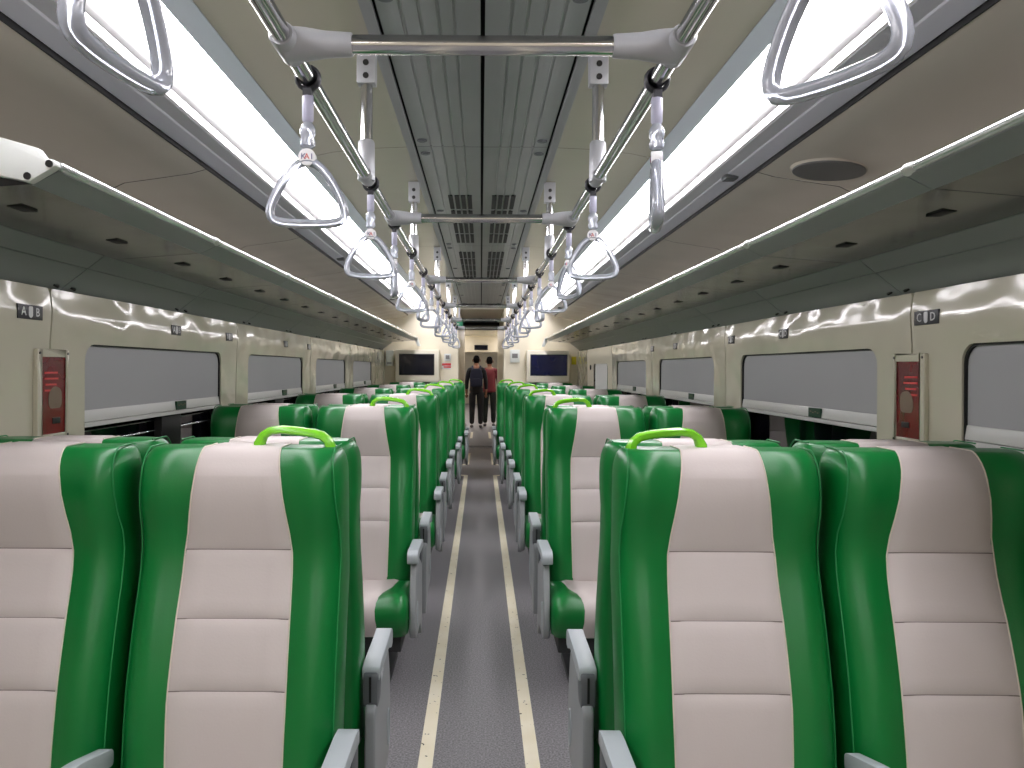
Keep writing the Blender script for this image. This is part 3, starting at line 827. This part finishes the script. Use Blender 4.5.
def tv(x0, x1, sx0, sx1, lit, nm):
    y = YE - .16
    z0, z1 = 1.115, 1.55
    t = empty('television', ((x0+x1)/2, YE-.08, z0)); o = t.location.copy()
    def P(m, name, mt, par=None, **k):
        ob = m.build(name, mt, par or t, **k)
        if not par: ob.location = -o
        return ob
    h = P(box(x0, x1, y, YE-.001, z0, z1), 'housing', 'tv_housing', bevel=.015)
    P(box(sx0-.012, sx1+.012, y-.004, y+.004, 1.205, 1.495), 'bezel', 'black_plastic', bevel=.003)
    sc_ = P(box(sx0, sx1, y-.006, y-.003, 1.217, 1.483), 'screen', 'tv_screen_lit' if lit else 'tv_screen', smooth=0)
    P(box(x0+.05, x1-.03, y+.05, YE-.001, z0-.13, z0-.01), 'dark_recess', 'black_plastic', bevel=.01)  # black box painted in for the dark recess under the housing
    tag(t, 'wall mounted television in a cream housing, %s of the passage' % nm, 'television', 'televisions on the far wall')
tv(-1.16, -.57, -1.10, -.645, False, 'left'); tv(.62, 1.20, .68, 1.16, True, 'right')
# small fittings on the far wall
def flat(name, x0, x1, z0, z1, mt, label, cat, depth=.01, extra=None):
    t = empty(name, ((x0+x1)/2, YE, (z0+z1)/2)); hx, hz = (x1-x0)/2, (z1-z0)/2
    box(-hx, hx, -depth, -.001, -hz, hz).build('body', mt, t, bevel=.002)
    for (a, b, c, d_, m2, nm) in extra or []:
        box(a*hx, b*hx, -depth-.003, -depth+.001, c*hz, d_*hz).build(nm, m2, t, smooth=0)
    return tag(t, label, cat)
flat('intercom_panel', -.505, -.415, 1.40, 1.50, 'cap_white', 'small white intercom panel on the far wall beside the left television', 'panel', .02, [(-.6, .6, -.5, .6, 'grille', 'speaker_mesh')])
flat('red_notice', -.54, -.41, 1.29, 1.375, 'badge_white', 'white notice with red lettering under the left intercom panel', 'notice', .004, [(-.95, .95, .1, .9, 'sign_red', 'printed_band'), (-.6, .95, -.6, -.1, 'sign_red', 'printed_block')])
flat('intercom_panel', .40, .53, 1.385, 1.56, 'cap_white', 'white intercom panel on the far wall beside the right television', 'panel', .02, [(-.6, .6, -.3, .4, 'grille', 'speaker_mesh')])
flat('wall_box', -1.30, -1.205, 1.33, 1.54, 'cap_white', 'white wall box in the far left corner beside the television', 'box', .09, [(-.7, .7, -.8, -.5, 'panel_grey', 'vent')])
flat('yellow_sticker', 1.245, 1.31, 1.36, 1.47, 'sign_yellow', 'yellow warning sticker in the far right corner', 'sticker', .003)
ex = empty('exit_sign', (-.30, 10.50, 1.905))
box(-.05, .05, -.012, .012, -.03, .03).build('panel', 'sign_green', ex, bevel=.003)
box(-.03, .0, -.014, -.011, -.006, .006).build('arrow_shaft', 'print_white', ex, smooth=0)
box(-.012, .012, -.006, .006, .03, .30).build('hanger', 'trim_grey', ex)
tag(ex, 'small green hanging sign at the left of the passage entrance', 'sign')
# low guard posts at the gangway
for s, nm in ((-1, 'left'), (1, 'right')):
    g = empty('guard_post', (s*.27, 13.35, 0))
    MB().tube([(0,0,0), (0,0,.02), (0,0,.30), (0,0,.33)], .02, 12, rs=[.03, .022, .022, .014]).build('post', 'cap_white', g)
    MB().disc((0,0,0), .05, .012, 'z', 16).build('foot', 'panel_grey', g)
    tag(g, 'low white guard post at the %s edge of the gangway' % nm, 'post', 'gangway guard posts')

# ------------------------------------------------------------------ people seen from behind in the passage
def skin_obj(name, mt, chains, parent, levels=2):
    me = bpy.data.meshes.new(name); vs = []; es = []; rad = []
    index = {}
    def vid(p, r):
        k = tuple(round(c, 4) for c in p)
        if k not in index:
            index[k] = len(vs); vs.append(p); rad.append(r)
        return index[k]
    for ch in chains:
        ids = [vid(p, r) for p, r in ch]
        es += list(zip(ids[:-1], ids[1:]))
    me.from_pydata(vs, es, [])
    me.materials.append(MATS[mt])
    o = obj(name, me, parent)
    sk = o.modifiers.new('skin', 'SKIN'); sk.use_smooth_shade = True
    if not me.skin_vertices: me.attributes.new('skin_vertex', 'FLOAT', 'POINT')
    for i, sv in enumerate(me.skin_vertices[0].data):
        rr = rad[i] if isinstance(rad[i], tuple) else (rad[i], rad[i])
        sv.radius = rr; sv.use_root = (i == 0)
    ss = o.modifiers.new('sub', 'SUBSURF'); ss.levels = levels; ss.render_levels = levels
    return o
def person(x, y, h, top, bottom, shoe, label, pack=None, arm=None, turn=0):
    k = h / 1.75
    t = empty('person', (x, y, 0), turn); t.scale = (k, k, k)
    pel = ((0, 0, .95), (.15, .10)); 
    hip = [((s*.09, 0, .90), .085) for s in (-1, 1)]
    def leg(s, g=0.0, stop=.09):
        return [pel, ((s*.09, 0, .88), .088+g), ((s*.10, -.01, .50), .058+g), ((s*.105, .015, stop), .042+g)]
    def torso(g=0.0):
        return [pel, ((0, .0, 1.12), (.145+g, .10+g)), ((0, .01, 1.32), (.165+g, .11+g)), ((0, .005, 1.43), (.10+g, .075+g))]
    def armc(s, g=0.0, end=.80):
        c = [((0, .005, 1.43), (.10+g, .075+g)), ((s*.17, 0, 1.415), .055+g), ((s*.225, .01, 1.15), .042+g), ((s*.235, -.06, .92), .034+g)]
        return c
    body = skin_obj('body', 'skin', [torso() + [((0, 0, 1.50), .052), ((0, -.01, 1.56), .062), ((0, -.012, 1.64), (.078, .092)), ((0, -.008, 1.70), (.068, .080)), ((0, -.005, 1.74), .03)], leg(-1), leg(1)] + [armc(s) + [((s*.235, -.085, .85), .030), ((s*.232, -.10, .79), (.034, .02))] for s in (-1, 1)], t)
    # feet, five separate fingers
    for s in (-1, 1):
        for f in range(5):
            a = (s*(.205+.014*f), -.10, .80)
            l = [.05, .075, .08, .074, .06][f]
            skin_obj('finger', 'skin', [[(a, .009), ((a[0], a[1]-.008, a[2]-l*.6), .008), ((a[0], a[1]-.022, a[2]-l), .007)]], body, 1)
        skin_obj('shoe', shoe, [[((s*.105, .03, .05), .045), ((s*.11, -.08, .04), (.045, .036)), ((s*.115, -.18, .032), (.04, .028))]], t, 2)
    skin_obj('trousers', bottom, [[pel[:1] + ((.16, .115),), ((0, 0, 1.03), (.152, .11))], [pel[:1] + ((.16, .115),)] + leg(-1, .018)[1:], [pel[:1] + ((.16, .115),)] + leg(1, .018)[1:]], t)
    skin_obj('shirt', top, [[((0, 0, 1.12), (.168, .125)), ((0, 0, .92), (.185, .14)), ((0, 0, .84), (.18, .135))], [((0, 0, 1.12), (.165, .12)), ((0, .01, 1.32), (.182, .125)), ((0, .005, 1.43), (.115, .085)), ((0, .003, 1.48), (.07, .07))]] + [[((0, .005, 1.43), (.115, .085)), ((s*.17, 0, 1.415), .068), ((s*.228, .01, 1.15), .056), ((s*.237, -.055, .93), .045)] for s in (-1, 1)], t)
    skin_obj('hair', 'hair_black', [[((0, .035, 1.56), (.062, .055)), ((0, .018, 1.61), (.078, .080)), ((0, .012, 1.66), (.089, .098)), ((0, .0, 1.72), (.080, .09)), ((0, 0, 1.765), .04)]], t)
    # ears and a face turned away from the camera
    m = MB()
    for s in (-1, 1): m.tube([(s*.078, -.005, 1.66), (s*.09, .0, 1.65), (s*.088, .0, 1.62), (s*.078, -.003, 1.605)], .011, 8)
    m.build('ears', 'skin', t)
    m = MB(); m.tube([(0, .0, 1.66), (0, .0, 1.64), (0, .0, 1.615), (0, .0, 1.60)], .01, 8, rs=[.006, .010, .016, .01])
    n_ = m.build('nose', 'skin', t); n_.location.y = .098*-1 - .006
    m = MB()
    for s in (-1, 1): m.disc((s*.031, -.092, 1.652), .011, -.004, 'y', 10)
    m.build('eyes', 'print_white', t)
    if pack:
        b = MB(); b.prism(rounded_poly([(-.15, 1.0), (.15, 1.0), (.155, 1.28), (.11, 1.44), (-.11, 1.44), (-.155, 1.28)], .06), .115, .27, 'y')
        bo = b.build('backpack', pack, t, bevel=.03, seg=3)
        p = MB(); p.prism(rounded_poly([(-.11, 1.03), (.11, 1.03), (.11, 1.2), (-.11, 1.2)], .03), .26, .295, 'y'); p.build('front_pocket', pack, bo, bevel=.012)
        for s in (-1, 1):
            MB().tube([(s*.09, .17, 1.43), (s*.10, .05, 1.50), (s*.10, -.09, 1.44), (s*.11, -.13, 1.28), (s*.12, -.02, 1.1), (s*.12, .14, 1.05)], .016, 8, flat=(.5, 1.4)).build('shoulder_strap', pack, bo)
    tag(t, label, 'person')
# they look away from the camera, so their fronts (-y in body space) are turned round
person(-.10, 16.8, 1.58, 'cloth_black', 'cloth_black', 'shoe_grey', 'person in black with a dark navy backpack walking away through the passage', 'cloth_navy', turn=math.pi)
person(.19, 17.2, 1.56, 'cloth_maroon', 'cloth_darkgreen', 'shoe_grey', 'person in a maroon shirt and dark trousers walking away through the passage', turn=math.pi)
